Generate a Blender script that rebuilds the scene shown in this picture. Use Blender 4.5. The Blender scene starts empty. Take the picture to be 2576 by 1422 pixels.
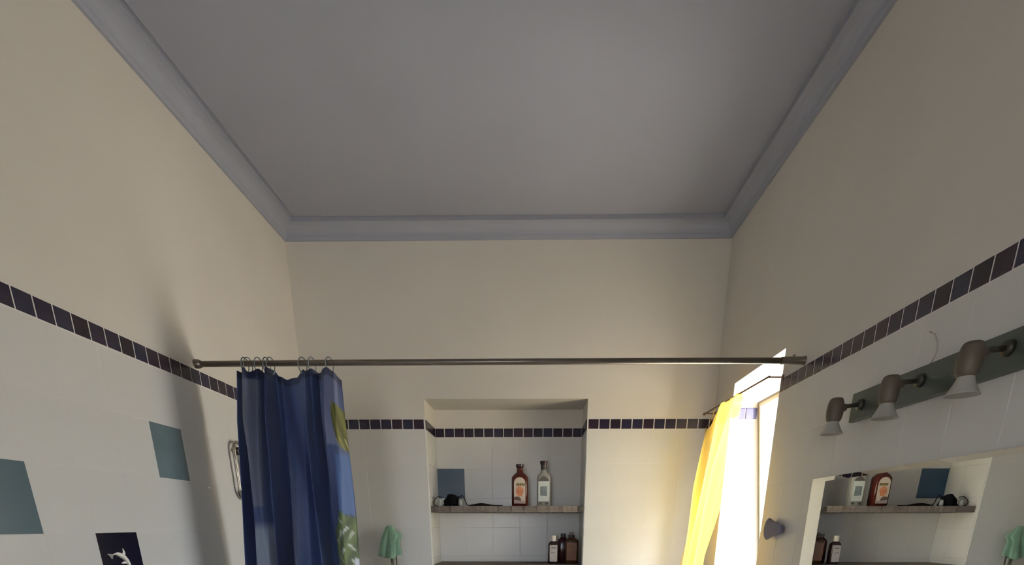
import bpy, bmesh, math, random
from mathutils import Vector, Matrix
random.seed(7)
PI = math.pi
sc = bpy.context.scene
col = sc.collection

# ------------------------------------------------------------------ camera
W, H_IMG = 2576.0, 1422.0
F, CX, CY = 1367.45, 1320.35, 1785.72
cam_d = bpy.data.cameras.new('camera')
cam = bpy.data.objects.new('camera', cam_d); col.objects.link(cam)
cam_d.sensor_fit = 'HORIZONTAL'; cam_d.sensor_width = 36.0
cam_d.lens = F / W * 36.0
cam_d.shift_x = (W / 2 - CX) / W
cam_d.shift_y = (CY - H_IMG / 2) / W
cam_d.clip_start = 0.02
R_ = Vector((0.999872, 0.016019, 0.000424)); U_ = Vector((-0.005603, 0.324735, 0.945789)); F_ = Vector((-0.015013, 0.945669, -0.324783))
m = Matrix((R_, U_, -F_)).transposed().to_4x4(); m.translation = Vector((0, 0, 1.55))
cam.matrix_world = m
sc.camera = cam

# ------------------------------------------------------------------ exposure
sc.view_settings.view_transform = 'Standard'
sc.view_settings.look = 'None'
sc.view_settings.gamma = 1.0
sc.view_settings.use_curve_mapping = False
sc.view_settings.exposure = -0.10
cy = sc.cycles
cy.use_denoising = True
cy.diffuse_bounces = 10; cy.glossy_bounces = 6; cy.transmission_bounces = 8; cy.transparent_max_bounces = 12; cy.max_bounces = 14
cy.sample_clamp_indirect = 6.0

# ------------------------------------------------------------------ daylight
SKY, GROUND = (0.88, 0.96, 1.10), (1.0, 0.90, 0.79)
WORLD_S = 22.5
world = bpy.data.worlds.new('world'); sc.world = world; world.use_nodes = True
wt = world.node_tree; wt.nodes.clear()
n_out = wt.nodes.new('ShaderNodeOutputWorld'); n_bg = wt.nodes.new('ShaderNodeBackground')
n_tc = wt.nodes.new('ShaderNodeTexCoord'); n_sx = wt.nodes.new('ShaderNodeSeparateXYZ'); n_r = wt.nodes.new('ShaderNodeValToRGB')
n_mp = wt.nodes.new('ShaderNodeMapRange'); n_mp.inputs[1].default_value = -0.06; n_mp.inputs[2].default_value = 0.06
wt.links.new(n_tc.outputs['Generated'], n_sx.inputs[0]); wt.links.new(n_sx.outputs['Z'], n_mp.inputs[0])
wt.links.new(n_mp.outputs[0], n_r.inputs[0]); n_dot = wt.nodes.new('ShaderNodeVectorMath'); n_dot.operation = 'DOT_PRODUCT'; n_dot.inputs[1].default_value = Vector((0.714, -1.0, 0.05)).normalized()
n_cl = wt.nodes.new('ShaderNodeMath'); n_cl.operation = 'MAXIMUM'; n_cl.inputs[1].default_value = 0.0
n_pw = wt.nodes.new('ShaderNodeMath'); n_pw.operation = 'POWER'; n_pw.inputs[1].default_value = 5.0
n_st = wt.nodes.new('ShaderNodeMath'); n_st.operation = 'MULTIPLY_ADD'; n_st.inputs[1].default_value = 0.6 * WORLD_S; n_st.inputs[2].default_value = WORLD_S   # the hazy sky brightens towards the sun
wt.links.new(n_tc.outputs['Generated'], n_dot.inputs[0]); wt.links.new(n_dot.outputs['Value'], n_cl.inputs[0]); wt.links.new(n_cl.outputs[0], n_pw.inputs[0]); wt.links.new(n_pw.outputs[0], n_st.inputs[0]); wt.links.new(n_st.outputs[0], n_bg.inputs[1])
wt.links.new(n_r.outputs[0], n_bg.inputs[0]); wt.links.new(n_bg.outputs[0], n_out.inputs[0])
n_r.color_ramp.elements[0].color = (*GROUND, 1)
n_r.color_ramp.elements[1].color = (*SKY, 1)
n_bg.inputs[1].default_value = WORLD_S

def area(name, loc, rot, sx, sy, energy, colour, portal=False):
    d = bpy.data.lights.new(name, 'AREA'); d.shape = 'RECTANGLE'; d.size = sx; d.size_y = sy
    d.energy = energy; d.color = colour
    if portal: d.cycles.is_portal = True
    o = bpy.data.objects.new(name, d); col.objects.link(o); o.location = loc; o.rotation_euler = rot
    return o
area('window_portal', (1.20, 2.30, 1.55), (0, PI / 2, 0), 1.12, 0.50, 1, (1, 1, 1), portal=True)
area('fill_window_portal', (-0.34, -1.17, 1.585), (-PI / 2, 0, 0), 0.42, 0.93, 1, (1, 1, 1), portal=True)  # portal of the added fill window
sun_d = bpy.data.lights.new('sun', 'SUN'); sun_d.energy = 12.0; sun_d.angle = math.radians(0.6); sun_d.color = (1.0, 0.95, 0.86)
sun = bpy.data.objects.new('sun', sun_d); col.objects.link(sun); sun.location = (4, -3, 4)
sun.rotation_euler = Vector((-0.714, 1.0, -0.05)).to_track_quat('-Z', 'Y').to_euler()

# ------------------------------------------------------------------ helpers
OFF = {}
def P(b, **kw):
    for k, v in kw.items():
        if k in b.inputs: b.inputs[k].default_value = v
def mat(name, base, rough=0.5, metal=0.0, var=0.0, scale=8.0, bump=0.0, bscale=60.0, spec=0.5, stretch=(1, 1, 1), **kw):
    mt = bpy.data.materials.new(name); mt.use_nodes = True
    t = mt.node_tree; b = t.nodes['Principled BSDF']
    P(b, **{'Base Color': (*base, 1), 'Roughness': rough, 'Metallic': metal, 'Specular IOR Level': spec}); P(b, **kw)
    tc = t.nodes.new('ShaderNodeTexCoord'); mp = t.nodes.new('ShaderNodeMapping'); mp.inputs['Scale'].default_value = stretch
    t.links.new(tc.outputs['Object'], mp.inputs[0])
    if var > 0:
        n = t.nodes.new('ShaderNodeTexNoise'); n.inputs['Scale'].default_value = scale; n.inputs['Detail'].default_value = 4
        r = t.nodes.new('ShaderNodeValToRGB')
        r.color_ramp.elements[0].position = 0.3; r.color_ramp.elements[1].position = 0.7
        r.color_ramp.elements[0].color = tuple(c * (1 - var) for c in base) + (1,)
        r.color_ramp.elements[1].color = tuple(min(1, c * (1 + var)) for c in base) + (1,)
        t.links.new(mp.outputs[0], n.inputs['Vector']); t.links.new(n.outputs['Fac'], r.inputs[0]); t.links.new(r.outputs[0], b.inputs['Base Color'])
    if bump > 0:
        n2 = t.nodes.new('ShaderNodeTexNoise'); n2.inputs['Scale'].default_value = bscale; n2.inputs['Detail'].default_value = 3
        bp = t.nodes.new('ShaderNodeBump'); bp.inputs['Strength'].default_value = bump; bp.inputs['Distance'].default_value = 0.002
        t.links.new(mp.outputs[0], n2.inputs['Vector']); t.links.new(n2.outputs['Fac'], bp.inputs['Height']); t.links.new(bp.outputs[0], b.inputs['Normal'])
    return mt

def empty(name, loc, label=None, cat=None, group=None):
    o = bpy.data.objects.new(name, None); col.objects.link(o); o.location = loc; o.empty_display_size = 0.03
    OFF[o] = Vector(loc)
    if label: o['label'] = label
    if cat: o['category'] = cat
    if group: o['group'] = group
    return o
def obj(name, bm, material, parent=None, loc=None, smooth=False, label=None, cat=None, kind=None, group=None):
    base = OFF.get(parent, Vector((0, 0, 0))) if parent else Vector((0, 0, 0))
    loc = Vector(loc) if loc is not None else base.copy()
    bmesh.ops.recalc_face_normals(bm, faces=bm.faces)
    bm.transform(Matrix.Translation(-loc))
    me = bpy.data.meshes.new(name); bm.to_mesh(me); bm.free()
    if smooth:
        for p in me.polygons: p.use_smooth = True
    for mm in (material if isinstance(material, (list, tuple)) else [material]): me.materials.append(mm)
    o = bpy.data.objects.new(name, me); col.objects.link(o)
    o.location = loc - base
    if parent: o.parent = parent
    OFF[o] = loc
    if label: o['label'] = label
    if cat: o['category'] = cat
    if kind: o['kind'] = kind
    if group: o['group'] = group
    return o
def box(bm, lo, hi, bevel=0.0, seg=2):
    lo, hi = Vector(lo), Vector(hi)
    r = bmesh.ops.create_cube(bm, size=1)
    vs = r['verts']
    for v in vs:
        v.co = Vector(((lo.x + hi.x) / 2 + v.co.x * (hi.x - lo.x), (lo.y + hi.y) / 2 + v.co.y * (hi.y - lo.y), (lo.z + hi.z) / 2 + v.co.z * (hi.z - lo.z)))
    if bevel > 0:
        es = list({e for v in vs for e in v.link_edges})
        bmesh.ops.bevel(bm, geom=es, offset=bevel, segments=seg, affect='EDGES', profile=0.5)
    return bm
def B(): return bmesh.new()
def tube(bm, pts, r, n=10, closed=False, caps=True):
    pts = [Vector(p) for p in pts]; rings = []; N = len(pts)
    rr = r if isinstance(r, (list, tuple)) else [r] * N
    up = None
    for i, p in enumerate(pts):
        a = pts[(i - 1) % N] if (closed or i > 0) else p
        c = pts[(i + 1) % N] if (closed or i < N - 1) else p
        t = (c - a).normalized()
        if up is None: up = t.orthogonal().normalized()
        up = (up - t * up.dot(t)); up = up.normalized() if up.length > 1e-6 else t.orthogonal().normalized()
        s = t.cross(up)
        rings.append([bm.verts.new(p + (up * math.cos(2 * PI * k / n) + s * math.sin(2 * PI * k / n)) * rr[i]) for k in range(n)])
    for i in range(N if closed else N - 1):
        A, C = rings[i], rings[(i + 1) % N]
        sh = 0
        if closed and i == N - 1:
            sh = min(range(n), key=lambda q: (A[0].co - C[q].co).length)
        for k in range(n):
            bm.faces.new((A[k], A[(k + 1) % n], C[(k + 1 + sh) % n], C[(k + sh) % n]))
    if caps and not closed:
        bm.faces.new(rings[0]); bm.faces.new(list(reversed(rings[-1])))
    return bm
def loft(bm, prof, c=(0, 0), n=32, e=2.0, caps=True):
    """stack of super-ellipse rings: prof = [(z, rx, ry[, e])]"""
    rings = []
    for q in prof:
        z, rx, ry = q[:3]; ee = q[3] if len(q) > 3 else e
        ring = []
        for k in range(n):
            a = 2 * PI * k / n; ca, sa = math.cos(a), math.sin(a)
            ring.append(bm.verts.new((c[0] + rx * math.copysign(abs(ca) ** (2 / ee), ca), c[1] + ry * math.copysign(abs(sa) ** (2 / ee), sa), z)))
        rings.append(ring)
    for A, C in zip(rings, rings[1:]):
        for k in range(n): bm.faces.new((A[k], A[(k + 1) % n], C[(k + 1) % n], C[k]))
    if caps: bm.faces.new(list(reversed(rings[0]))); bm.faces.new(rings[-1])
    return bm
def plate(bm, poly, y, th=0.0006):
    """flat polygon in the XZ plane facing -Y, front at y"""
    f = [bm.verts.new((x, y, z)) for x, z in poly]; b = [bm.verts.new((x, y + th, z)) for x, z in poly]
    bm.faces.new(f); bm.faces.new(list(reversed(b)))
    for i in range(len(poly)):
        j = (i + 1) % len(poly); bm.faces.new((f[i], b[i], b[j], f[j]))
    return bm

# ------------------------------------------------------------------ materials
M_plaster = mat('painted_plaster', (0.652, 0.624, 0.578), 0.7, var=0.03, scale=3, bump=0.12, bscale=40, spec=0.3)
M_ceiling = mat('lavender_grey_ceiling_paint', (0.338, 0.352, 0.422), 0.8, var=0.03, scale=2.5, bump=0.15, bscale=50, spec=0.2)
M_cove = mat('blue_grey_cove_paint', (0.350, 0.368, 0.440), 0.7, var=0.02, scale=3, bump=0.05, spec=0.25)
M_tile = mat('white_glazed_tile', (0.640, 0.638, 0.618), 0.28, var=0.02, scale=6, spec=0.4)
M_grout = mat('white_grout', (0.72, 0.69, 0.68), 0.8, var=0.03, scale=20)
M_navy = [mat('navy_tile_%d' % i, c, 0.22, var=0.25, scale=25, spec=0.4) for i, c in enumerate([(0.020, 0.014, 0.036), (0.024, 0.013, 0.026), (0.018, 0.017, 0.042), (0.016, 0.010, 0.020)])]
M_teal = mat('teal_glazed_tile', (0.044, 0.100, 0.135), 0.3, var=0.08, scale=6)
M_teal_pale = mat('pale_teal_tile', (0.13, 0.185, 0.21), 0.35, var=0.14, scale=14)  # paler, muted teal with random mottling
M_bluetile = mat('petrol_blue_tile', (0.020, 0.056, 0.105), 0.3, var=0.12, scale=9)
M_deco = mat('dark_navy_decor_tile', (0.006, 0.005, 0.016), 0.2)
M_white = mat('white_paint', (0.80, 0.78, 0.74), 0.4)
M_cream = mat('cream_frame_paint', (0.78, 0.72, 0.58), 0.4)
M_gasket = mat('grey_gasket', (0.22, 0.22, 0.20), 0.6)
M_floor = mat('pale_floor_tile', (0.60, 0.56, 0.50), 0.4, var=0.05)
M_rod = mat('dull_bronze_steel', (0.20, 0.175, 0.15), 0.38, metal=0.75, var=0.1, scale=20)
M_darkmetal = mat('dark_metal', (0.06, 0.055, 0.045), 0.4, metal=0.5)
M_chrome = mat('aged_chrome', (0.42, 0.39, 0.32), 0.3, metal=0.9)
M_wood = mat('brown_curtain_rod', (0.16, 0.09, 0.05), 0.5)
M_shelf = mat('weathered_grey_brown_board', (0.165, 0.138, 0.118), 0.65, var=0.3, scale=9, stretch=(1, 4, 6), bump=0.3, bscale=30)
M_dark = mat('black_matter', (0.006, 0.006, 0.008), 0.9, spec=0.1)
M_comb = mat('dark_brown_comb', (0.010, 0.006, 0.003), 0.85, spec=0.1)

# ------------------------------------------------------------------ room shell
XL, XR, YB, YF = -1.0507, 0.8134, 2.7775, -0.95
ZC, ZCOVE = 2.72, 2.6653
NB = YB + 0.253          # back of the niche
NXL, NXR, NZT = -0.502, 0.240, 2.081
ZT, ZB = 1.9979, 1.9568  # dark tile border
WY0, WY1, WZ0, WZ1 = 2.060, 2.535, 1.0, 2.0865   # window opening
TH = 0.35
PITCH = 0.1425
def shell(name, boxes, mt, **kw):
    bm = B()
    for lo, hi in boxes: box(bm, lo, hi)
    return obj(name, bm, mt, kind='structure', **kw)
floor = shell('floor', [((XL - .2, YF - .2, -.1), (XR + TH, NB + .2, 0))], M_floor)
ceiling = shell('ceiling', [((XL - .2, YF - .2, ZC + .006), (XR + TH, NB + .2, ZC + .12)), ((XL + .074, YF + .074, ZC), (XR - .074, YB - .074, ZC + .006))], M_ceiling)
wall_left = shell('wall_left', [((XL - .2, YF - .2, 0), (XL, NB + .2, ZC + .006))], M_plaster)
RX0, RX1, RZ0, RZ1 = -0.55, -0.13, 1.12, 2.05      # unseen window added behind the camera for fill light
wall_front = shell('wall_front', [((XL, YF - .2, 0), (RX0, YF, ZC + .006)), ((RX1, YF - .2, 0), (XR, YF, ZC + .006)), ((RX0, YF - .2, 0), (RX1, YF, RZ0)), ((RX0, YF - .2, RZ1), (RX1, YF, ZC + .006))], M_plaster)
wall_back = shell('wall_back', [((XL, YB, 0), (NXL, NB + .2, ZC + .006)), ((NXR, YB, 0), (XR + TH, NB + .2, ZC + .006)),
                                ((NXL, YB, NZT), (NXR, NB + .2, ZC + .006)), ((NXL, NB, 0), (NXR, NB + .2, NZT)), ((NXL, YB, 0), (NXR, NB, 0.9))], M_plaster)
wall_right = shell('wall_right', [((XR, YF - .2, 0), (XR + TH, WY0, ZC + .006)), ((XR, WY1, 0), (XR + TH, YB, ZC + .006)),
                                  ((XR, WY0, WZ1), (XR + TH, WY1, ZC + .006)), ((XR, WY0, 0), (XR + TH, WY1, WZ0))], M_plaster)
# concave cove with a small lip against the ceiling
cw, ch = 0.074, ZC - ZCOVE
prof = [(0, 0), (0.009, 0.0), (0.012, 0.010)]
for k in range(1, 8):
    a = PI / 2 * k / 8
    prof.append((0.012 + (cw - 0.036) * (1 - math.cos(a)), 0.010 + (ch - 0.021) * math.sin(a)))
prof += [(cw - 0.022, ch - 0.010), (cw - 0.018, ch - 0.010), (cw - 0.018, ch + 0.0059), (0, ch + 0.0059)]
def cove(name, a, b, nrm, ma, mb):
    """profile swept from a to b along a wall; nrm points into the room; mitred ends"""
    bm = B(); a, b, nrm = Vector(a), Vector(b), Vector(nrm); d = (b - a).normalized()
    A = [bm.verts.new(a + nrm * u + d * u * ma + Vector((0, 0, ZCOVE + v))) for u, v in prof]
    C = [bm.verts.new(b + nrm * u - d * u * mb + Vector((0, 0, ZCOVE + v))) for u, v in prof]
    n = len(prof)
    for i in range(n): bm.faces.new((A[i], A[(i + 1) % n], C[(i + 1) % n], C[i]))
    bm.faces.new(A); bm.faces.new(list(reversed(C)))
    return obj(name, bm, M_cove, kind='structure')
cove('trim_1', (XL, YF, 0), (XL, YB, 0), (1, 0, 0), 1, 1)
cove('trim_2', (XL, YB, 0), (XR, YB, 0), (0, -1, 0), 1, 1)
cove('trim_3', (XR, YB, 0), (XR, YF, 0), (-1, 0, 0), 1, 1)
cove('trim_4', (XR, YF, 0), (XL, YF, 0), (0, 1, 0), 1, 1)

# ------------------------------------------------------------------ tiles (each one a part of its wall)
MESHES = {}
def tile_mesh(w, h, t, mt):
    key = (round(w, 4), round(h, 4), round(t, 4), mt.name)
    if key not in MESHES:
        bm = B(); r = bmesh.ops.create_cube(bm, size=1)
        for v in r['verts']: v.co = Vector((v.co.x * w, v.co.y * t, v.co.z * h))
        es = [e for e in bm.edges if all(v.co.y < 0 for v in e.verts)]
        bmesh.ops.bevel(bm, geom=es, offset=min(0.0007, t * .5), segments=1, affect='EDGES')
        me = bpy.data.meshes.new('tile'); bm.to_mesh(me); bm.free(); me.materials.append(mt)
        MESHES[key] = me
    return MESHES[key]
ROT = {'back': 0.0, 'left': PI / 2, 'right': -PI / 2, 'front': PI}
def tile(wall, face, s0, s1, z0, z1, d, mt, t=0.0034, name='tile', label=None):
    """face 'left' = tile on the left wall looking +X; s = running coordinate; d = wall plane coordinate"""
    w, h = s1 - s0, z1 - z0
    o = bpy.data.objects.new(name, tile_mesh(w, h, t, mt)); col.objects.link(o)
    s = (s0 + s1) / 2; z = (z0 + z1) / 2
    # mesh front faces -Y; rotate so that it looks into the room
    if face == 'back': o.location = (s, d - t / 2, z)
    elif face == 'left': o.location = (d + t / 2, s, z)
    elif face == 'right': o.location = (d - t / 2, s, z)
    o.rotation_euler = (0, 0, ROT[face]); o.parent = wall
    if label: o['label'] = label
    return o
def bed(wall, lo, hi):
    bm = B(); box(bm, lo, hi); obj('grout_bed', bm, M_grout, wall)
ROWS = [(ZB - 0.0025 - PITCH * (k + 1) + 0.0008, ZB - 0.0025 - PITCH * k) for k in range(5)]
def cells(a, b, start, pitch):
    """cut positions start + k*pitch clipped to [a, b]"""
    k0 = math.floor((a - start) / pitch); out = []
    k = k0
    while start + k * pitch < b - 1e-4:
        lo, hi = max(a, start + k * pitch), min(b, start + (k + 1) * pitch)
        if hi - lo > 0.004: out.append((lo, hi))
        k += 1
    return out
DECO = []
def field(wall, face, a, b, start, d, skip=()):
    for lo, hi in cells(a, b, start, PITCH):
        for ri, (z0, z1) in enumerate(ROWS):
            if any(abs((lo + hi) / 2 - q[0]) < 0.03 and ri == q[1] for q in skip): continue
            tile(wall, face, lo + .0004, hi - .0004, z0, z1, d, M_tile)
GAP = 0.0021
def border(wall, face, a, b, start, d, pitch=0.05):
    for lo, hi in cells(a, b, start, pitch):
        tile(wall, face, lo + (GAP if lo > a else 0.0008), hi - (GAP if hi < b else 0.0008), ZB + .0008 + random.uniform(0, .0006), ZT - random.uniform(0, .0008), d, random.choice(M_navy), t=0.0040)
ZLOW = ROWS[-1][0]
# left wall
LSK = [(1.205 - PITCH / 2, 2), (1.3475 + PITCH / 2, 3), (1.6325 + PITCH / 2, 1)]
field(wall_left, 'left', 0.35, YB, 1.205, XL, LSK)
border(wall_left, 'left', 0.35, YB - .004, 2.082, XL)
bed(wall_left, (XL, 0.35, ZLOW), (XL + .0029, YB, ZT + .0012))
tile(wall_left, 'left', 1.0635, 1.2045, *ROWS[2], XL, M_teal, label='plain teal decorative tile')
tile(wall_left, 'left', 1.6331, 1.7744, *ROWS[1], XL, M_teal_pale, label='pale teal decorative tile')
deco = tile(wall_left, 'left', 1.3481, 1.4894, *ROWS[3], XL, M_deco, label='dark navy tile with a white leaping dolphin')
# back wall
field(wall_back, 'back', XL, NXL, NXL, YB)
field(wall_back, 'back', NXR, XR, NXR, YB)
border(wall_back, 'back', XL + .004, NXL - .002, -0.856, YB)
border(wall_back, 'back', NXR + .003, XR - .004, 0.544, YB)
bed(wall_back, (XL, YB - .0029, ZLOW), (NXL, YB, ZT + .0012)); bed(wall_back, (NXR, YB - .0029, ZLOW), (XR, YB, ZT + .0012))
# niche
field(wall_back, 'back', NXL, NXR, NXL, NB, [(NXL + PITCH / 2, 1)])
tile(wall_back, 'back', NXL + .004, NXL + .143, *ROWS[1], NB, M_bluetile, label='petrol blue decorative tile')
border(wall_back, 'back', NXL + .004, NXR - .004, NXL, NB, pitch=(NXR - NXL) / 15)
bed(wall_back, (NXL, NB - .0029, ZLOW), (NXR, NB, ZT + .0012))
for face, d in (('left', NXL), ('right', NXR)):
    border(wall_back, face, YB + .006, NB - .004, YB + .003, d)
    field(wall_back, face, YB + .001, NB - .004, YB + .001, d)
# right wall
field(wall_right, 'right', 0.35, WY0 - .002, WY0, XR)
border(wall_right, 'right', 0.35, WY0 - .002, 1.929, XR)
bed(wall_right, (XR - .0029, 0.35, ZLOW), (XR, WY0, ZT + .0012))
field(wall_right, 'right', WY1 + .002, YB - .004, WY1, XR)
border(wall_right, 'right', WY1 + .002, YB - .004, WY1, XR)
bed(wall_right, (XR - .0029, WY1, ZLOW), (XR, YB, ZT + .0012))
# two border tiles turned onto the far window jamb, sunlight put into their lighter colour
for a, b in ((0.822, 0.8675), (0.8715, 0.9165)):
    tile(wall_right, 'back', a, b, ZB + .001, ZT, WY1, mat('sunlit_jamb_tile', (0.07, 0.07, 0.19), 0.3, var=0.1, scale=30), t=0.004)

# dolphin motif: thin raised print on the dark tile (drawn in tile coordinates, y along the wall, z up)
up = [(-.0330, .0215), (-.0227, .0240), (-.0137, .0260), (-.0047, .0238), (.0043, .0202), (.0123, .0150), (.0193, .0060), (.0228, -.0040), (.0240, -.0160), (.0228, -.0270), (.0195, -.0350)]
lo = [(-.0325, .0190), (-.0237, .0200), (-.0167, .0172), (-.0087, .0125), (-.0007, .0080), (.0063, .0020), (.0103, -.0045), (.0125, -.0105), (.0140, -.0185), (.0155, -.0270), (.0180, -.0345)]
DC, DZ = 1.4187, 1.4540
XF = XL + 0.0034
def dplate(poly, th, name, mt, parent=deco):
    bm = B()
    f = [bm.verts.new((XF + th, DC + a, DZ + c)) for a, c in poly]; b = [bm.verts.new((XF - .0002, DC + a, DZ + c)) for a, c in poly]
    bm.faces.new(f); bm.faces.new(list(reversed(b)))
    for i in range(len(poly)):
        j = (i + 1) % len(poly); bm.faces.new((f[i], b[i], b[j], f[j]))
    bmesh.ops.recalc_face_normals(bm, faces=bm.faces)
    me = bpy.data.meshes.new(name); bm.to_mesh(me); bm.free(); me.materials.append(mt)
    o = bpy.data.objects.new(name, me); col.objects.link(o)
    o.parent = parent; o.matrix_parent_inverse = (Matrix.Translation(parent.location) @ Matrix.Rotation(PI / 2, 4, 'Z')).inverted()
    return o
M_dol = mat('cream_white_print', (0.86, 0.84, 0.78), 0.4); M_dol2 = mat('grey_print', (0.26, 0.25, 0.24), 0.4)
dplate(up + list(reversed([(u[0] * .35 + l[0] * .65, u[1] * .35 + l[1] * .65) for u, l in zip(up, lo)])), .0008, 'dolphin_motif', M_dol)
dplate([(u[0] * .35 + l[0] * .65, u[1] * .35 + l[1] * .65) for u, l in zip(up, lo)] + list(reversed(lo)), .0007, 'dolphin_belly', M_dol2)
dplate([(.0015, .0210), (.0100, .0165), (.0118, .0230), (.0105, .0285), (.0075, .0335), (.0050, .0340), (.0060, .0280)], .0009, 'dorsal_fin', M_dol)
dplate([(-.0310, .0225), (-.0505, .0238), (-.0430, .0180), (-.0385, .0105), (-.0355, .0110), (-.0315, .0185)], .0009, 'tail_fin', M_dol2)
dplate([(.0090, .0020), (.0000, .0028), (-.0100, -.0012), (-.0030, -.0028), (.0060, -.0030), (.0115, -.0030)], .0009, 'flipper', M_dol)

# ------------------------------------------------------------------ window
win = empty('window_1', (XR + .30, (WY0 + WY1) / 2, WZ0)); win['kind'] = 'structure'
FX0, FX1 = XR + .265, XR + .325
bm = B()
box(bm, (FX0, WY0, WZ0), (FX1, WY0 + .035, WZ1)); box(bm, (FX0, WY1 - .02, WZ0), (FX1, WY1, WZ1))
box(bm, (FX0, WY0, WZ1 - .045), (FX1, WY1, WZ1)); box(bm, (FX0, WY0, WZ0), (FX1, WY1, WZ0 + .04))
obj('window_frame', bm, M_cream, win)
# sash tilted into the room about its bottom edge
sash_h = 1.0; tilt = math.radians(8.0)
def tiltpts(bm):
    bm.transform(Matrix.Translation((FX0 + .012, 0, WZ0 + .03)) @ Matrix.Rotation(-tilt, 4, 'Y'))
    return bm
SY0, SY1 = WY0 + .012, WY1 - .008
bm = B(); sw = .018
box(bm, (-.035, SY0, 0), (0, SY0 + sw, sash_h), .003); box(bm, (-.035, SY1 - sw, 0), (0, SY1, sash_h), .003)
box(bm, (-.035, SY0 + sw, 0), (0, SY1 - sw, sw), .003); box(bm, (-.035, SY0 + sw, sash_h - sw), (0, SY1 - sw, sash_h), .003)
sash = obj('window_sash', tiltpts(bm), M_white, win)
bm = B()
for lo_, hi_ in (((-.039, SY1 - .004, 0), (-.030, SY1 + .003, sash_h + .003)), ((-.039, SY0, sash_h - .004), (-.030, SY1, sash_h + .003)), ((-.037, SY1 - sw - .004, sw), (-.034, SY1 - sw, sash_h - sw))):
    box(bm, lo_, hi_)
obj('gasket', tiltpts(bm), M_gasket, sash)
gl = bpy.data.materials.new('window_glass'); gl.use_nodes = True
gt = gl.node_tree; gt.nodes.clear()
go = gt.nodes.new('ShaderNodeOutputMaterial'); gm = gt.nodes.new('ShaderNodeMixShader'); gtr = gt.nodes.new('ShaderNodeBsdfTransparent'); gg = gt.nodes.new('ShaderNodeBsdfGlossy')
gg.inputs['Roughness'].default_value = 0.0; gtr.inputs[0].default_value = (0.96, 0.98, 0.97, 1)
gm.inputs[0].default_value = 0.05; gt.links.new(gtr.outputs[0], gm.inputs[1]); gt.links.new(gg.outputs[0], gm.inputs[2]); gt.links.new(gm.outputs[0], go.inputs[0])
bm = B(); box(bm, (-.020, SY0 + sw, sw), (-.016, SY1 - sw, sash_h - sw)); obj('window_pane', tiltpts(bm), gl, sash)
bm = B(); box(bm, (XR - .02, WY0 - .0, WZ0), (FX0, WY1, WZ0 + .02)); obj('window_sill', bm, M_white, win)

fill_win = empty('added_fill_window', ((RX0 + RX1) / 2, YF - .12, RZ0)); fill_win['kind'] = 'structure'  # frame and pane of the added window, there only to fill the room
bm = B()
box(bm, (RX0, YF - .15, RZ0), (RX0 + .04, YF - .09, RZ1)); box(bm, (RX1 - .04, YF - .15, RZ0), (RX1, YF - .09, RZ1))
box(bm, (RX0 + .04, YF - .15, RZ0), (RX1 - .04, YF - .09, RZ0 + .04)); box(bm, (RX0 + .04, YF - .15, RZ1 - .04), (RX1 - .04, YF - .09, RZ1))
obj('window_frame', bm, M_cream, fill_win)
bm = B(); box(bm, (RX0 + .04, YF - .122, RZ0 + .04), (RX1 - .04, YF - .118, RZ1 - .04)); gl2 = gl.copy(); gl2.name = 'bluish_fill_window_glass'; [setattr(n_.inputs[0], 'default_value', (0.93, 0.95, 0.98, 1)) for n_ in gl2.node_tree.nodes if n_.type == 'BSDF_TRANSPARENT']; obj('window_pane', bm, gl2, fill_win)

# ------------------------------------------------------------------ mirror on the right wall
mir = empty('wall_mirror', (XR - .006, 1.25, 0.95), 'large mirror under the lamp bar, showing the niche', 'mirror')
M_mirror = mat('mirror_silver', (0.86, 0.87, 0.85), 0.0, metal=1.0)
M_medge = mat('mirror_edge_glass', (0.42, 0.47, 0.43), 0.15)
MY0, MY1, MZ0, MZ1, MX = 0.62, 1.708, 0.95, 1.6697, XR - .0125
bv, bs, bd = 0.0105, 0.0015, 0.0013
bm = B()
def quad(bm, *q): return bm.faces.new([bm.verts.new(p) for p in q])
i_ = [(MX, MY0 + bs, MZ0 + bv), (MX, MY1 - bs, MZ0 + bv), (MX, MY1 - bs, MZ1 - bv), (MX, MY0 + bs, MZ1 - bv)]
o_ = [(MX + bd, MY0, MZ0), (MX + bd, MY1, MZ0), (MX + bd, MY1, MZ1), (MX + bd, MY0, MZ1)]
quad(bm, *i_)
obj('mirror_face', bm, M_mirror, mir)
bm = B()
for k in range(4):
    j = (k + 1) % 4; quad(bm, i_[k], o_[k], o_[j], i_[j])
obj('bevelled_edge', bm, M_mirror, mir)
bm = B(); box(bm, (MX + bd + .0001, MY0, MZ0), (XR - .0036, MY1, MZ1)); obj('mirror_back', bm, M_medge, mir)

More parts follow.
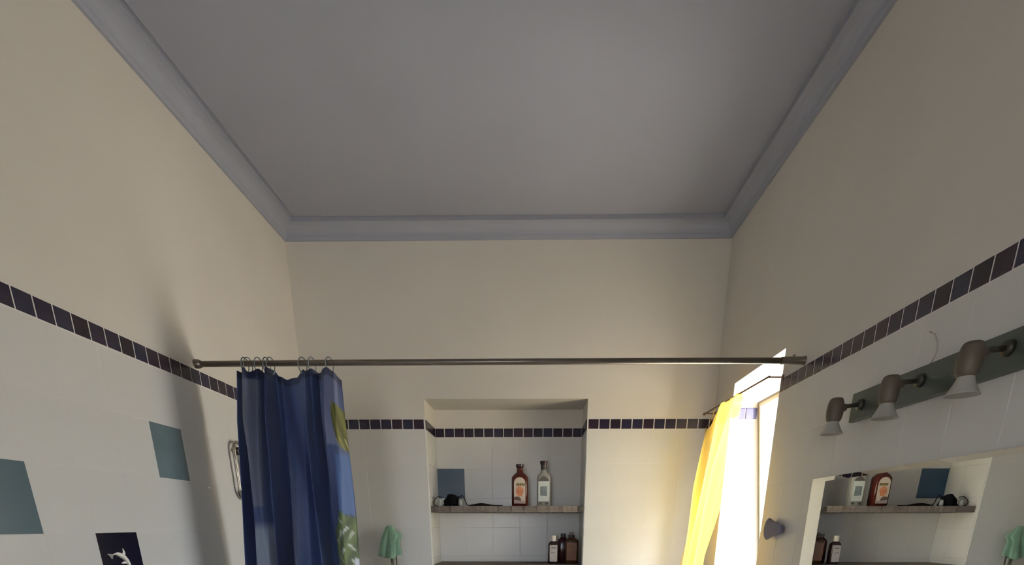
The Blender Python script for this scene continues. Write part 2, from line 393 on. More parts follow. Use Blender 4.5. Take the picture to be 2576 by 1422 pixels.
# ------------------------------------------------------------------ lamp bar with three heads
lamp = empty('wall_lamp', (XR - .004, 1.29, 1.823), 'dark metal wall lamp bar with three white glass spot heads above the mirror', 'lamp')
M_plate = mat('dark_green_grey_metal', (0.085, 0.105, 0.092), 0.38, metal=0.3, var=0.12, scale=6, stretch=(1, .6, 3))
M_head = mat('brown_grey_nickel', (0.098, 0.078, 0.056), 0.5, metal=0.1, var=0.08, scale=30)
M_shade = mat('frosted_white_glass', (0.50, 0.485, 0.44), 0.35, spec=0.5, **{'Transmission Weight': 0.25})
bm = B(); box(bm, (XR - .017, 1.018, 1.7905), (XR - .0036, 1.556, 1.8555), .002); obj('mounting_plate', bm, M_plate, lamp)
for k, (hy, bz) in enumerate(((1.507, 1.823), (1.292, 1.828), (1.072, 1.828))):
    hx = 0.7345; hz0 = 1.785
    bm = B()
    tube(bm, [(XR - .016, hy, bz), (XR - .026, hy, bz)], [.013, .011], 16)
    tube(bm, [(XR - .020, hy, bz), (hx + .015, hy, bz - .004)], .0048, 10)
    obj('lamp_arm', bm, M_darkmetal, lamp, smooth=True)
    bm = B()
    pr = [(hz0, .010), (hz0 + .001, .0145), (hz0 + .005, .0168), (hz0 + .015, .0187), (hz0 + .026, .0192), (hz0 + .036, .0184), (hz0 + .045, .0165), (hz0 + .050, .0142), (hz0 + .052, .0115), (hz0 + .0525, .004)]
    loft(bm, [(z, r, r) for z, r in pr], (hx, hy), 28)
    tube(bm, [(hx + .013, hy, bz - .006), (hx + .025, hy, bz - .006)], [.009, .008], 14)
    head = obj('lamp_head', bm, M_head, lamp, smooth=True)
    bm = B()
    ps = [(hz0 + .004, .0125), (hz0 - .003, .0135), (hz0 - .010, .0165), (hz0 - .018, .0205), (hz0 - .024, .0240), (hz0 - .0275, .0265)]
    inn = [(z + .0005, r - .0029) for z, r in reversed(ps)]
    loft(bm, [(z, r, r) for z, r in ps + inn], (hx, hy), 32, caps=False)
    obj('glass_shade', bm, M_shade, head, smooth=True)

# thin cable above the lamp bar
bm = B()
cp = [(1.318, 1.921), (1.300, 1.912), (1.286, 1.893), (1.283, 1.876), (1.291, 1.862), (1.302, 1.8535)]
tube(bm, [(XR - .0050, a, b) for a, b in cp], .0012, 6)
obj('cable', bm, mat('pale_cable', (0.50, 0.46, 0.42), 0.5), loc=(XR - .005, 1.30, 1.853), smooth=True, label='thin pale cable curving on the wall above the middle lamp head', cat='cable')

# flared holder lying along the wall beside the window
bm = B(); rings = []
for yy, rz, rx in ((1.858, .0125, .007), (1.861, .0145, .008), (1.872, .0160, .009), (1.890, .0190, .010), (1.912, .0230, .011), (1.934, .0285, .0125), (1.951, .0335, .0140), (1.958, .0352, .0148), (1.959, .0342, .0140), (1.952, .0290, .0115), (1.938, .0235, .0090), (1.915, .004, .003)):
    rings.append([bm.verts.new((XR - .0036 - .0150 + rx * math.cos(2 * PI * k / 28), yy, 1.531 + rz * math.sin(2 * PI * k / 28))) for k in range(28)])
for A_, C_ in zip(rings, rings[1:]):
    for k in range(28): bm.faces.new((A_[k], A_[(k + 1) % 28], C_[(k + 1) % 28], C_[k]))
bm.faces.new(rings[0]); bm.faces.new(rings[-1])
hold = empty('flared_holder', (XR - .0036, 1.91, 1.49), 'lavender grey flared holder on the right wall between window and mirror', 'holder')
M_holder = mat('lavender_grey_plastic', (0.20, 0.19, 0.25), 0.65, spec=0.25, var=0.06, scale=30)
obj('holder_cup', bm, M_holder, hold, smooth=True)
bm = B(); tube(bm, [(XR - .0036, 1.875, 1.531), (XR - .012, 1.875, 1.531)], [.012, .009], 14); obj('wall_mount', bm, M_holder, hold, smooth=True)

# ------------------------------------------------------------------ shower rail
rail = empty('shower_rail', (-0.12, 1.912, 2.014), 'long dark bronze shower curtain rail spanning the room from wall to wall', 'rail')
bm = B(); tube(bm, [(XL + .006, 1.919, 2.0145), (-0.12, 1.912, 2.0155), (XR - .006, 1.904, 2.0135)], .0083, 14); obj('rail_tube', bm, M_rod, rail, smooth=True)
bm = B(); tube(bm, [(XL + .0002, 1.919, 2.0145), (XL + .012, 1.919, 2.0145), (XL + .020, 1.919, 2.0145)], [.0125, .0125, .010], 18); obj('end_bracket', bm, M_rod, rail)
bm = B(); tube(bm, [(XR - .0002, 1.904, 2.0135), (XR - .008, 1.904, 2.0135), (XR - .070, 1.9045, 2.0135)], [.0125, .0105, .0102], 18)
tube(bm, [(XR - .034, 1.904, 2.022), (XR - .034, 1.904, 2.0285)], .0035, 10); obj('end_bracket', bm, M_rod, rail)

# ------------------------------------------------------------------ blue shower curtain
def interp(tab, x):
    if x <= tab[0][0]: return tab[0][1]
    for (a, b), (c, d) in zip(tab, tab[1:]):
        if x <= c:
            t = (x - a) / (c - a); t = t * t * (3 - 2 * t); return b + (d - b) * t
    return tab[-1][1]
cur = empty('shower_curtain', (-0.77, 1.912, 0.25), 'gathered blue printed shower curtain with green leaves hanging at the left end of the rail', 'curtain')
fold = [(588, .012), (597, -.016), (606, .030), (616, -.026), (632, -.034), (648, -.014), (659, .030), (667, .002), (676, -.032), (684, .034), (694, .042), (704, .012), (732, .004), (764, .004), (774, -.030), (783, -.004), (797, .036), (807, -.010), (822, -.036), (846, -.028), (858, .012)]
fold_low = [(588, .02), (600, -.02), (612, .03), (630, -.036), (655, -.028), (668, .004), (680, -.030), (692, .046), (700, .042), (712, -.004), (728, -.026), (748, -.020), (764, .006), (778, -.024), (794, .018), (808, .030), (824, -.020), (840, -.034), (858, .010)]
drop = [(588, .004), (606, .008), (620, .0), (634, .014), (650, .0), (662, .012), (672, .0), (682, .0), (692, .014), (720, .028), (745, .024), (762, .0), (772, .012), (785, .0), (806, .014), (830, .001), (845, .012), (858, .030)]
NU, NV = 270, 220
bm = B(); grid = []; uvs = []
ZTOP, ZBOT = 1.997, 0.25
for j in range(NV + 1):
    v_ = j / NV; row = []
    for i in range(NU + 1):
        px = 588 + 270 * i / NU
        dz = ZTOP - drop_v if False else None
        ztop = ZTOP - interp(drop, px)
        z = ztop + (ZBOT - ztop) * (v_ ** 1.15)
        w = min(1, max(0, (1.93 - z) / 0.55)); w = w * w * (3 - 2 * w)
        s = (px - 588) / 270
        left = -0.922 - 0.055 * min(1, max(0, (2.0 - z) / 0.6)) ; right = -0.597 + 0.006 * w
        x = left + (right - left) * s
        amp = 0.7 + 0.75 * min(1, (2.0 - z) / 0.15)
        y = 1.913 - .010 * w + ((interp(fold, px) * (1 - w) + interp(fold_low, px) * w) - .012) * amp + 0.004 * math.sin(px * .11 + z * 9)
        x += 0.006 * math.sin(z * 5 + px * .05) * w
        row.append(bm.verts.new((x, y, z))); uvs.append((px, z, v_))
    grid.append(row)
for j in range(NV):
    for i in range(NU): bm.faces.new((grid[j][i], grid[j][i + 1], grid[j + 1][i + 1], grid[j + 1][i]))
M_cur = bpy.data.materials.new('printed_blue_fabric'); M_cur.use_nodes = True
t = M_cur.node_tree; b_ = t.nodes['Principled BSDF']; va = t.nodes.new('ShaderNodeVertexColor'); va.layer_name = 'print'
nz = t.nodes.new('ShaderNodeTexNoise'); nz.inputs['Scale'].default_value = 14; mx = t.nodes.new('ShaderNodeMixRGB'); mx.blend_type = 'MULTIPLY'; mx.inputs[0].default_value = 0.25
t.links.new(va.outputs[0], mx.inputs[1]); t.links.new(nz.outputs['Fac'], mx.inputs[2]); t.links.new(mx.outputs[0], b_.inputs['Base Color'])
P(b_, **{'Roughness': 0.55, 'Specular IOR Level': 0.25, 'Sheen Weight': 0.15})
fabric = obj('curtain_fabric', bm, M_cur, cur, smooth=True)
def inpoly(x, y, poly):
    c = False; n = len(poly)
    for i in range(n):
        x0, y0 = poly[i]; x1, y1 = poly[(i + 1) % n]
        if (y0 > y) != (y1 > y) and x < (x1 - x0) * (y - y0) / (y1 - y0) + x0: c = not c
    return c
# print, in (u, z): u 588..858 across the cloth, z height
leaf_a = [(838, 1.905), (850, 1.890), (858, 1.880), (860, 1.765), (852, 1.768), (844, 1.790), (839, 1.830), (836, 1.870)]
leaf_b = [(838, 1.590), (846, 1.572), (860, 1.568), (860, 1.20), (826, 1.22), (816, 1.36), (812, 1.46), (818, 1.52), (830, 1.545)]
STREAKS = [(833, 1.563, 842, 1.549), (848, 1.537, 835, 1.503), (831, 1.447, 842, 1.422), (848, 1.480, 856, 1.455), (838, 1.525, 830, 1.490), (850, 1.430, 858, 1.405), (826, 1.500, 834, 1.478), (842, 1.470, 834, 1.445), (852, 1.520, 847, 1.495), (824, 1.42, 832, 1.395)]
def segd(px, z, a, za, b, zb):
    k = 1 / .00122; dx, dy = b - a, (zb - za) * k; ex, ey = px - a, (z - za) * k
    t_ = max(0, min(1, (ex * dx + ey * dy) / (dx * dx + dy * dy))); return math.hypot(ex - t_ * dx, ey - t_ * dy) + 2.0 * t_
def print_colour(px, z):
    n = math.sin(px * .083 + 2.1 * math.sin(z * 7)) * .5 + math.sin(z * 11 + px * .031) * .5
    base = Vector((.044, .072, .190)) if True else None
    light = Vector((.095, .125, .225)); deep = Vector((.010, .016, .080))
    k = .5 + .5 * n
    c = base.lerp(light, max(0, k - .55) * 1.3)
    c = c.lerp(deep, max(0, .42 - k) * 1.6)
    if 612 < px < 652 and 1.60 < z < 1.965: c = c.lerp(Vector((.18, .20, .27)), .6)
    if 620 < px < 668 and z < 1.555: c = c.lerp(Vector((.27, .32, .41)), .8 * min(1, (1.555 - z) / .03))
    if px < 600 and z < 1.49: c = c.lerp(Vector((.22, .36, .42)), .8)
    if 822 < px < 852 and z > 1.78: c = c.lerp(Vector((.16, .185, .31)), .75)
    if px > 836 and 1.575 < z < 1.755: c = c.lerp(Vector((.07, .14, .34)), .85)
    if 826 < px < 842 and z < 1.53: c = c.lerp(Vector((.16, .17, .34)), .7)
    if 690 < px < 712 and 1.40 < z < 1.50: c = c.lerp(Vector((.13, .16, .17)), .5 + .4 * math.sin(px * 1.1 + z * 210))
    if inpoly(px, z, leaf_a):
        c = Vector((.115, .120, .028)) * (1 + .35 * math.sin(px * .6 + z * 60))
        if z < 1.80 and math.sin(px * 1.2 + z * 140) > .7: c = Vector((.34, .34, .14))
    if inpoly(px, z, leaf_b):
        st = min(segd(px, z, *q) for q in STREAKS)
        c = Vector((.055, .085, .040)).lerp(Vector((.12, .17, .06)), .5 + .5 * math.sin(px * .35 - z * 55))
        if st < 2.6: c = c.lerp(Vector((.48, .54, .52)), min(1, (2.6 - st) / 1.4))
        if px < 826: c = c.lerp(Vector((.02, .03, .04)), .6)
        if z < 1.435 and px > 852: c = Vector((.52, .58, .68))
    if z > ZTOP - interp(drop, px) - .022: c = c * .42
    return c
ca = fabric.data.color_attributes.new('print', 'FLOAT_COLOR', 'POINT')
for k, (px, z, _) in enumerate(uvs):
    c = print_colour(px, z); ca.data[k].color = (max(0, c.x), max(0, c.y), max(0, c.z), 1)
M_ring = mat('blue_grey_plastic_ring', (0.20, 0.23, 0.25), 0.35)
for px in (616, 624, 650, 671, 681, 762, 786, 830):
    x = -0.927 + (px - 588) / 270 * .33; a = random.uniform(.5, 1.1)
    bm = B()
    pts = [(x + .0125 * math.cos(q) * math.cos(a) , 1.913 + .0125 * math.cos(q) * math.sin(a), 2.0095 + (.0205 if math.sin(q) > 0 else .026) * math.sin(q)) for q in [2 * PI * k / 20 for k in range(20)]]
    tube(bm, pts, .0018, 7, closed=True); obj('curtain_ring', bm, M_ring, cur, smooth=True)

# ------------------------------------------------------------------ yellow window curtain on its thin rod
yr = empty('curtain_rod', (0.761, 2.39, 2.005), 'thin brown rod in front of the bright window carrying the yellow curtain', 'rod')
bm = B(); tube(bm, [(0.761, 2.030, 2.0000), (0.761, 2.747, 2.0125)], .0028, 10); obj('rod_bar', bm, M_wood, yr, smooth=True)
bm = B(); tube(bm, [(0.761, 2.745, 2.0125), (0.761, 2.752, 2.0126), (0.761, 2.757, 2.0127)], [.0046, .0052, .003], 12); obj('end_cap', bm, M_wood, yr, smooth=True)
for y_, z_ in ((2.042, 2.0003), (2.735, 2.0123)):
    bm = B(); tube(bm, [(XR - .0036, y_, z_), (0.761, y_, z_)], .0024, 8); tube(bm, [(XR - .0036, y_, z_), (XR - .007, y_, z_)], .008, 12); obj('wall_bracket', bm, M_wood, yr)
yc = empty('window_curtain', (0.70, 2.45, 0.6), 'sheer yellow curtain gathered at the far side of the bright window', 'curtain')
M_yel = bpy.data.materials.new('sheer_yellow_cloth'); M_yel.use_nodes = True
t = M_yel.node_tree; t.nodes.clear()
yo = t.nodes.new('ShaderNodeOutputMaterial'); ym = t.nodes.new('ShaderNodeMixShader'); yd = t.nodes.new('ShaderNodeBsdfDiffuse'); yt = t.nodes.new('ShaderNodeBsdfTranslucent')
yn = t.nodes.new('ShaderNodeTexNoise'); yn.inputs['Scale'].default_value = 30; yrp = t.nodes.new('ShaderNodeValToRGB'); ytc = t.nodes.new('ShaderNodeTexCoord')
yrp.color_ramp.elements[0].color = (0.85, 0.45, 0.04, 1); yrp.color_ramp.elements[1].color = (0.90, 0.55, 0.07, 1)
t.links.new(ytc.outputs['Object'], yn.inputs['Vector']); t.links.new(yn.outputs['Fac'], yrp.inputs[0]); t.links.new(yrp.outputs[0], yd.inputs[0]); yt.inputs[0].default_value = (0.96, 0.75, 0.20, 1)
ym.inputs[0].default_value = 0.62
ytr = t.nodes.new('ShaderNodeBsdfTransparent'); ym2 = t.nodes.new('ShaderNodeMixShader'); ym2.inputs[0].default_value = 0.38
t.links.new(yd.outputs[0], ym.inputs[1]); t.links.new(yt.outputs[0], ym.inputs[2]); t.links.new(ym.outputs[0], ym2.inputs[1]); t.links.new(ytr.outputs[0], ym2.inputs[2]); t.links.new(ym2.outputs[0], yo.inputs[0])
bm = B(); NU2, NV2 = 120, 90; grid = []
for j in range(NV2 + 1):
    v_ = (j / NV2) ** 1.3; row = []
    for i in range(NU2 + 1):
        u = i / NU2                       # 0 far end, 1 near end
        rodz = 2.008
        sag = 0.0
        if u < .42: sag = .075 * math.sin(min(1, (.42 - u) / .30) * PI / 2)
        if u < .12: sag -= .012 * (.12 - u) / .12
        ztop = rodz - sag
        z = ztop + (0.6 - ztop) * v_
        d = ztop - z
        q = min(1, d / .65)
        yfar = 2.700 - .16 * q; ynear = 2.287 + .015 * q
        y = yfar + (ynear - yfar) * u
        x = 0.761 - 0.128 * min(1.3, (2.0 - z) / 1.0)
        amp = .010 + .018 * min(1, d / .25)
        if d < .02: amp *= .35 + .65 * d / .02
        x += amp * math.sin(u * 6.2 * PI + .6 * math.sin(z * 4)) + .004 * math.sin(u * 31 + z * 13)
        row.append(bm.verts.new((x, y, z)))
    grid.append(row)
for j in range(NV2):
    for i in range(NU2): bm.faces.new((grid[j][i], grid[j][i + 1], grid[j + 1][i + 1], grid[j + 1][i]))
hem = [[(v.co.x - .003, v.co.y, v.co.z) for v in row[30:]] for row in grid if row[80].co.z > 2.008 - .085]
obj('curtain_cloth', bm, M_yel, yc, smooth=True)
bm = B(); hv = [[bm.verts.new(p) for p in row] for row in hem]
for ra, rb in zip(hv, hv[1:]):
    for i in range(len(ra) - 1): bm.faces.new((ra[i], ra[i + 1], rb[i + 1], rb[i]))
obj('curtain_heading', bm, M_yel, yc, smooth=True)
bm = B(); pts = [(0.760, 2.595, 2.0098), (0.757, 2.598, 1.985), (0.755, 2.612, 1.965), (0.752, 2.64, 1.950), (0.749, 2.675, 1.944)]
prev = None
for p in pts:
    a = bm.verts.new((p[0], p[1] - .010, p[2] + .002)); c = bm.verts.new((p[0], p[1] + .010, p[2] - .002))
    if prev: bm.faces.new((prev[0], a, c, prev[1]))
    prev = (a, c)
bmesh.ops.solidify(bm, geom=bm.faces[:], thickness=.0015)
obj('hanging_strap', bm, M_yel, yc, smooth=True)

# ------------------------------------------------------------------ niche shelves
def shelf(z0, z1, label, wavy):
    s = empty('niche_shelf', ((NXL + NXR) / 2, (YB + NB) / 2, z0), label, 'shelf')
    bm = B(); N = 60; y0 = YB + .004
    top, bot = [], []
    for i in range(N + 1):
        x = NXL + .0045 + (NXR - NXL - .009) * i / N
        e = .0015 * math.sin(i * 1.3) * wavy + .001 * math.sin(i * 3.7) * wavy
        corner = .012 * max(0, 1 - i / 2.0) + .004 * max(0, 1 - (N - i) / 1.5)
        top.append((x, y0 + corner + e, z1 - .001 * wavy * abs(math.sin(i * .9)))); bot.append((x, y0 + corner * 1.2 + e * .5, z0 + .0008 * math.sin(i * 2.1) * wavy))
    T = [bm.verts.new(p) for p in top]; Bt = [bm.verts.new(p) for p in bot]
    T2 = [bm.verts.new((p[0], NB - .0045, z1)) for p in top]; B2 = [bm.verts.new((p[0], NB - .0045, z0)) for p in bot]
    for i in range(N):
        bm.faces.new((T[i], T[i + 1], Bt[i + 1], Bt[i])); bm.faces.new((T[i], T2[i], T2[i + 1], T[i + 1]))
        bm.faces.new((Bt[i], Bt[i + 1], B2[i + 1], B2[i])); bm.faces.new((T2[i], B2[i], B2[i + 1], T2[i + 1]))
    bm.faces.new((T[0], Bt[0], B2[0], T2[0])); bm.faces.new((T[N], T2[N], B2[N], Bt[N]))
    obj('shelf_board', bm, M_shelf, s)
    return s
s1 = shelf(1.5985, 1.6275, 'upper grey brown shelf board in the niche, holding two tall bottles', 1.0)
bm = B(); box(bm, (NXR - .028, YB - .002, 1.600), (NXR - .0042, YB + .010, 1.626), .003); obj('corner_bracket', bm, M_darkmetal, s1)
s2 = shelf(1.325, 1.3535, 'lower grey brown shelf board in the niche, carrying three small dark bottles', 1.0)

# ------------------------------------------------------------------ bottles
M_amber = mat('dark_red_brown_glass', (0.070, 0.012, 0.008), 0.2, var=0.15, scale=15)
M_cap = mat('black_brown_cap', (0.020, 0.011, 0.011), 0.35)
M_label = mat('cream_paper', (0.56, 0.48, 0.40), 0.6, var=0.05)
M_peach = mat('peach_print', (0.50, 0.19, 0.09), 0.6, var=0.2, scale=40)
M_olive = mat('olive_print', (0.15, 0.12, 0.02), 0.6)
M_brown = mat('brown_print', (0.10, 0.065, 0.05), 0.6)
M_paleband = mat('pale_print', (0.36, 0.29, 0.29), 0.6)
z = 1.628
bx, by = -0.0705, YB + .085
bt = empty('bottle', (bx, by, z), 'dark red-brown bottle with a cream arched label and peach print on the upper shelf', 'bottle', 'bottles in the niche')
bm = B(); loft(bm, [(z, .034, .026, 4), (z + .003, .0395, .031, 4.5), (z + .126, .0395, .031, 4.5), (z + .133, .0375, .029, 3.6), (z + .142, .030, .025, 2.8), (z + .149, .021, .019, 2.2), (z + .155, .0155, .0150, 2), (z + .170, .0140, .0140, 2), (z + .176, .0145, .0145, 2)], (bx, by), 40)
obj('bottle_body', bm, M_amber, bt, smooth=True)
bm = B(); loft(bm, [(z + .1745, .0150, .0150), (z + .1775, .0185, .0185), (z + .1885, .0190, .0190), (z + .1895, .017, .017)], (bx, by), 28); obj('bottle_cap', bm, M_cap, bt)
fy = by - .031
arch = [(bx - .0275, z + .012), (bx + .0275, z + .012), (bx + .0275, z + .103)] + [(bx + .0275 * math.cos(a), z + .103 + .027 * math.sin(a)) for a in [PI * k / 10 for k in range(1, 10)]] + [(bx - .0275, z + .103)]
bm = B(); plate(bm, arch, fy - .0010, .0012); lab = obj('bottle_label', bm, M_label, bt)
def blob(cx_, cz_, rx, rz, n=14, j=.25, seed=1):
    rnd = random.Random(seed)
    return [(cx_ + rx * math.cos(2 * PI * k / n) * (1 - j * rnd.random()), cz_ + rz * math.sin(2 * PI * k / n) * (1 - j * rnd.random())) for k in range(n)]
bm = B(); plate(bm, blob(bx, z + .067, .0215, .026, seed=3), fy - .0014, .0005); obj('fruit_print', bm, M_peach, lab)
bm = B()
for k in range(5): plate(bm, [(bx - .016 + k * .0085, z + .091), (bx - .0095 + k * .0085, z + .092), (bx - .0095 + k * .0085, z + .1035), (bx - .0165 + k * .0085, z + .1025)], fy - .0018, .0005)
obj('lettering', bm, M_olive, lab)
bm = B(); plate(bm, [(bx - .0265, z + .027), (bx + .008, z + .023), (bx + .004, z + .036), (bx - .006, z + .043), (bx - .0265, z + .042)], fy - .0017, .0005); obj('brown_print', bm, M_brown, lab)
bm = B(); plate(bm, [(bx - .0265, z + .0135), (bx + .0265, z + .0135), (bx + .0265, z + .0235), (bx - .0265, z + .0225)], fy - .0018, .0005); obj('pale_band', bm, M_paleband, lab)

M_clear = mat('cloudy_clear_glass', (0.60, 0.60, 0.57), 0.2, **{'Transmission Weight': 0.55, 'IOR': 1.2})
M_plabel = mat('pale_blue_label', (0.54, 0.59, 0.58), 0.55, var=0.05)
M_steel = mat('steel_blue_print', (0.17, 0.21, 0.22), 0.6, var=0.3, scale=60)
M_greyp = mat('dark_grey_print', (0.09, 0.08, 0.08), 0.6)
bx, by = 0.0455, YB + .085
bt2 = empty('bottle', (bx, by, z), 'tall clear bottle with a pale blue label and flared dark stopper on the upper shelf', 'bottle', 'bottles in the niche')
bm = B(); loft(bm, [(z, .029, .022, 4), (z + .003, .0325, .025, 4.5), (z + .128, .0325, .025, 4.5), (z + .138, .030, .023, 3.4), (z + .147, .022, .019, 2.6), (z + .154, .0155, .0150, 2), (z + .166, .0135, .0135, 2)], (bx, by), 40); obj('bottle_body', bm, M_clear, bt2, smooth=True)
bm = B(); loft(bm, [(z + .162, .0125, .0125), (z + .166, .0138, .0138), (z + .186, .0150, .0150), (z + .193, .0175, .0175), (z + .199, .0192, .0192), (z + .203, .0190, .0190)], (bx, by), 28); obj('bottle_stopper', bm, M_cap, bt2, smooth=False)
fy = by - .025
bm = B(); plate(bm, [(bx - .0255, z + .022), (bx + .0265, z + .022), (bx + .0265, z + .112), (bx - .0255, z + .112)], fy - .001, .0012); lab = obj('bottle_label', bm, M_plabel, bt2)
bm = B(); plate(bm, [(bx - .0165, z + .048), (bx + .0165, z + .046), (bx + .0170, z + .090), (bx - .0160, z + .089)], fy - .0015, .0006); obj('square_print', bm, M_steel, lab)
bm = B(); plate(bm, [(bx - .024, z + .114), (bx + .025, z + .114), (bx + .022, z + .122), (bx + .008, z + .133), (bx + .001, z + .135), (bx - .007, z + .133), (bx - .022, z + .119)], fy - .0006, .0012); obj('crest_print', bm, M_greyp, bt2)
bm = B()
for s_ in (-1, 1): plate(bm, blob(bx + s_ * .0155, z + .012, .0095, .0065, seed=5 + s_), fy - .0006, .0012)
obj('base_print', bm, M_greyp, bt2)

# lower shelf bottles
z = 1.354
bx, by = 0.0975, YB + .080
b3 = empty('bottle', (bx, by, z), 'small dark bottle with white cap and pale label on the lower shelf', 'bottle', 'bottles in the niche')
bm = B(); loft(bm, [(z, .022, .019, 3.2), (z + .004, .0262, .022, 3.4), (z + .090, .0262, .022, 3.4), (z + .100, .0235, .0200, 3), (z + .107, .0160, .0150, 2.4), (z + .112, .0115, .0115, 2)], (bx, by), 36); obj('bottle_body', bm, mat('black_purple_glass', (0.018, 0.008, 0.010), 0.2), b3, smooth=True)
bm = B(); loft(bm, [(z + .109, .0135, .0135), (z + .136, .0140, .0140), (z + .1375, .0125, .0125)], (bx, by), 24); obj('bottle_cap', bm, mat('white_plastic_cap', (0.56, 0.54, 0.52), 0.4), b3)
bm = B(); plate(bm, [(bx - .0185, z + .016), (bx - .0165, z + .012), (bx + .0175, z + .012), (bx + .0195, z + .016), (bx + .0195, z + .092), (bx - .0185, z + .092)], by - .0232, .0016); l3 = obj('bottle_label', bm, mat('pale_grey_label', (0.33, 0.30, 0.31), 0.6, var=0.1, scale=50), b3)
bm = B(); plate(bm, [(bx - .010, z + .075), (bx + .011, z + .076), (bx + .011, z + .081), (bx - .010, z + .080)], by - .0237, .0006); plate(bm, [(bx - .012, z + .055), (bx + .006, z + .055), (bx + .006, z + .058), (bx - .012, z + .058)], by - .0237, .0006); obj('lettering', bm, M_greyp, l3)
bx, by = 0.148, YB + .128
b4 = empty('bottle', (bx, by, z), 'small plain wine-red bottle with dark cap, middle of the lower shelf group', 'bottle', 'bottles in the niche')
bm = B(); loft(bm, [(z, .024, .022, 3), (z + .004, .0285, .026, 3.2), (z + .104, .0285, .026, 3.2), (z + .116, .0245, .0225, 2.8), (z + .124, .0150, .0150, 2.2), (z + .130, .0115, .0115, 2)], (bx, by), 36); obj('bottle_body', bm, mat('wine_red_glass', (0.040, 0.009, 0.012), 0.22), b4, smooth=True)
bm = B(); loft(bm, [(z + .127, .0125, .0125), (z + .144, .0128, .0128), (z + .145, .0115, .0115)], (bx, by), 24); obj('bottle_cap', bm, M_cap, b4)
bx, by = 0.190, YB + .085
b5 = empty('bottle', (bx, by, z), 'small amber-brown bottle with a tan label, right of the lower shelf group', 'bottle', 'bottles in the niche')
bm = B(); loft(bm, [(z, .030, .022, 3), (z + .004, .0345, .026, 3.4), (z + .106, .0345, .026, 3.4), (z + .114, .0320, .0245, 3), (z + .121, .0220, .0190, 2.4), (z + .126, .0130, .0130, 2), (z + .131, .0120, .0120, 2)], (bx, by), 36); obj('bottle_body', bm, mat('amber_brown_glass', (0.045, 0.018, 0.006), 0.25), b5, smooth=True)
bm = B(); loft(bm, [(z + .127, .0155, .0155), (z + .138, .0160, .0160), (z + .139, .014, .014)], (bx - .003, by), 24); obj('bottle_cap', bm, M_cap, b5)
bm = B(); loft(bm, [(z + .1385, .0110, .0110), (z + .149, .0115, .0115), (z + .150, .010, .010)], (bx - .003, by), 20); obj('pump_button', bm, mat('grey_beige_plastic', (0.20, 0.17, 0.15), 0.5), b5)
bm = B(); plate(bm, [(bx - .0255, z + .018), (bx + .0235, z + .018), (bx + .0235, z + .102), (bx - .0255, z + .102)], by - .0272, .0016); obj('bottle_label', bm, mat('tan_brown_label', (0.165, 0.075, 0.040), 0.6, var=0.2, scale=30), b5)

# ------------------------------------------------------------------ things lying on the upper shelf
z = 1.628
pu = empty('shaving_pouch', (-0.405, YB + .075, z), 'black rounded pouch with thin cord loops and pale clips on the upper shelf', 'pouch')
bm = B(); cx_, cy_ = -0.402, YB + .075
loft(bm, [(z, .036, .022), (z + .004, .044, .027), (z + .014, .043, .027), (z + .026, .037, .024), (z + .038, .030, .020), (z + .048, .023, .015), (z + .054, .014, .010), (z + .056, .004, .003)], (cx_, cy_), 28)
for v in bm.verts:
    v.co.x += .0045 * math.sin(v.co.z * 210 + v.co.y * 120) + (v.co.z - z) * -.06; v.co.y += .003 * math.sin(v.co.x * 160)
obj('pouch_body', bm, M_dark, pu, smooth=True)
bm = B(); tube(bm, [(-.450, cy_, z + .002), (-.486, cy_ - .010, z + .004), (-.493, cy_ - .012, z + .018), (-.484, cy_ - .008, z + .034), (-.470, cy_, z + .046), (-.455, cy_ + .004, z + .040)], .0018, 7); obj('cord_loop', bm, M_comb, pu, smooth=True)
bm = B(); tube(bm, [(-.372, cy_, z + .040), (-.352, cy_ - .004, z + .050), (-.343, cy_ - .006, z + .038), (-.335, cy_ - .008, z + .016), (-.326, cy_ - .010, z + .0025)], .0020, 7); obj('cord_loop', bm, M_comb, pu, smooth=True)
M_clip = mat('pale_grey_plastic', (0.42, 0.45, 0.44), 0.35)
bm = B(); loft(bm, [(z, .008, .006), (z + .008, .010, .008), (z + .024, .008, .006), (z + .029, .003, .003)], (-.360, cy_ - .020), 14); obj('pale_clip', bm, M_clip, pu, smooth=True)
bm = B(); loft(bm, [(z, .010, .007), (z + .010, .011, .008), (z + .026, .007, .005), (z + .030, .003, .003)], (-.462, cy_ - .012), 14); obj('pale_clip', bm, M_clip, pu, smooth=True)
co = empty('comb', (-0.236, YB + .06, z), 'flat dark brown comb lying between pouch and red-brown bottle on the upper shelf', 'comb')
bm = B(); N = 24; ring = []
for i in range(N + 1):
    u = i / N; x = -0.320 + .166 * u
    th = .005 + .0085 * math.exp(-((u - .38) / .22) ** 2); wd = .005 + .010 * math.sin(PI * min(1, u * 1.1 + .05)) ** .7
    ring.append([bm.verts.new((x, YB + .055 + s_ * wd, z + q)) for s_, q in ((-1, 0), (1, 0), (1, th), (-1, th))])
for A_, C_ in zip(ring, ring[1:]):
    for k in range(4): bm.faces.new((A_[k], A_[(k + 1) % 4], C_[(k + 1) % 4], C_[k]))
bm.faces.new(ring[0]); bm.faces.new(ring[-1])
obj('comb_spine', bm, M_comb, co)
bm = B()
for i in range(26):
    x = -0.300 + i * .0045; box(bm, (x, YB + .066, z), (x + .0029, YB + .092, z + .003))
tt = obj('comb_teeth', bm, M_comb, co); tt['kind'] = 'stuff'

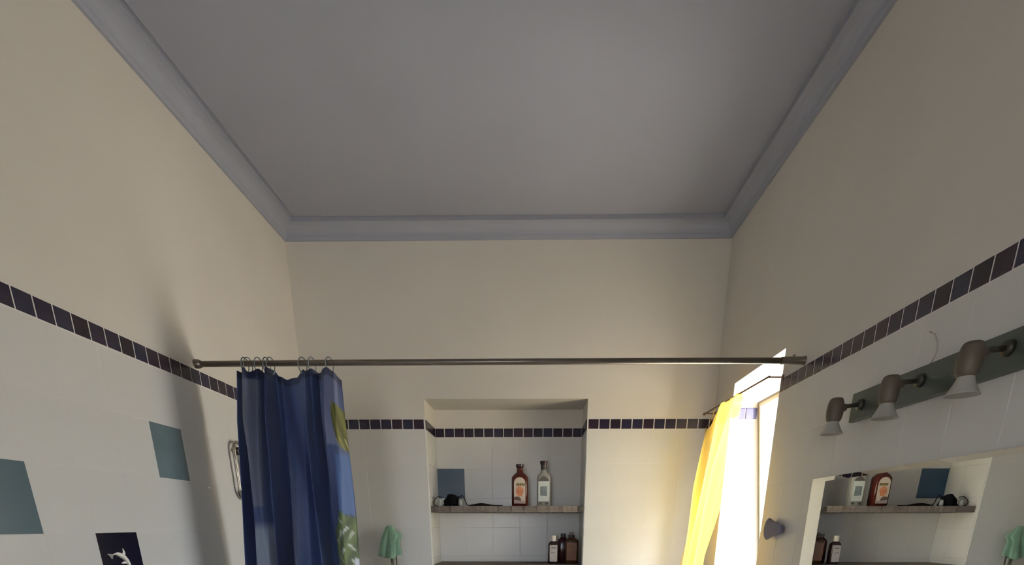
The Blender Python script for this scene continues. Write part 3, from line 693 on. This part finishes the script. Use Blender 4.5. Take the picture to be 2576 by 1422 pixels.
# ------------------------------------------------------------------ grab rail loop on the left wall
gr = empty('grab_rail', (XL + .0034, 2.07, 1.63), 'narrow oval metal grab rail on the left wall beside the blue curtain', 'rail')
loopx = XL + .020
def stadium(y0, y1, z0, z1, x):
    r = (y1 - y0) / 2; cyy = (y0 + y1) / 2; pts = []
    for k in range(9): a = PI * k / 8; pts.append((x, cyy + r * math.cos(a), z1 - r + r * math.sin(a)))
    for k in range(9): a = PI + PI * k / 8; pts.append((x, cyy + r * math.cos(a), z0 + r + r * math.sin(a)))
    return pts
bm = B(); tube(bm, stadium(2.036, 2.092, 1.632, 1.814, loopx), .0056, 10, closed=True); obj('rail_loop', bm, M_chrome, gr, smooth=True)
for zz in (1.786, 1.650):
    bm = B(); tube(bm, [(XL + .0034, 2.066, zz), (loopx + .004, 2.066, zz)], .013, 16); tube(bm, [(loopx, 2.046, zz), (loopx, 2.082, zz)], .004, 8); obj('rail_mount', bm, M_darkmetal, gr, smooth=True)
bm = B(); tube(bm, [(loopx + .010, 2.066, 1.775), (loopx + .010, 2.066, 1.66)], .006, 10); obj('inner_bar', bm, M_chrome, gr, smooth=True)
bm = B(); loft(bm, [(1.6545, .003, .003), (1.6555, .0034, .0034), (1.659, .002, .002)], (XL + .0055, 1.870), 10)
obj('wall_plug', bm, M_white, wall_left)

# ------------------------------------------------------------------ green cloth over the shower fitting
sh = empty('shower_fitting', (-0.69, YB - .03, 1.1), 'brown metal shower fitting on the back wall under the mint green cloth', 'fitting')
bm = B(); tube(bm, [(-0.694, YB - .030, 1.08), (-0.694, YB - .030, 1.44)], .0075, 12); obj('riser_pipe', bm, M_chrome, sh, smooth=True)
bm = B(); tube(bm, [(-0.675, YB - .022, 1.08), (-0.675, YB - .022, 1.43)], .0035, 10); obj('thin_pipe', bm, M_chrome, sh, smooth=True)
bm = B(); tube(bm, [(-0.694, YB - .0036, 1.43), (-0.694, YB - .040, 1.44)], .010, 14); obj('wall_holder', bm, M_darkmetal, sh, smooth=True)
bm = B(); tube(bm, [(-0.694, YB - .0036, 1.12), (-0.694, YB - .030, 1.12)], .009, 14); obj('wall_holder', bm, M_darkmetal, sh, smooth=True)
bm = B(); N, NV3 = 64, 26; rings = []
for j in range(NV3 + 1):
    v_ = j / NV3; ring = []
    for k in range(N):
        a = 2 * PI * k / N; ca_, sa_ = math.cos(a), math.sin(a)
        z = 1.538 - .142 * v_ + .010 * math.sin(a * 2 + 1) * v_
        rx = .010 + .040 * (v_ ** .55); ry = .006 + .019 * (v_ ** .7)
        f = 1 + (.20 * math.sin(5 * a + 1.2 * v_) + .10 * math.sin(9 * a + 2)) * min(1, v_ * 2)
        wing = .026 * math.exp(-((v_ - .33) / .13) ** 2) * max(0, ca_) ** 3
        ring.append(bm.verts.new((-0.694 - .012 * v_ + rx * f * ca_ + wing, YB - .034 + ry * f * sa_, z)))
    rings.append(ring)
for A_, C_ in zip(rings, rings[1:]):
    for k in range(N): bm.faces.new((A_[k], A_[(k + 1) % N], C_[(k + 1) % N], C_[k]))
bm.faces.new(rings[0])
M_mint = mat('mint_green_cloth', (0.23, 0.40, 0.29), 0.6, var=0.15, scale=25, bump=0.2, bscale=90, **{'Transmission Weight': 0.1})
obj('washcloth', bm, M_mint, loc=(-0.694, YB - .034, 1.39), smooth=True, label='mint green crumpled washcloth hung over the shower fitting left of the niche', cat='cloth')
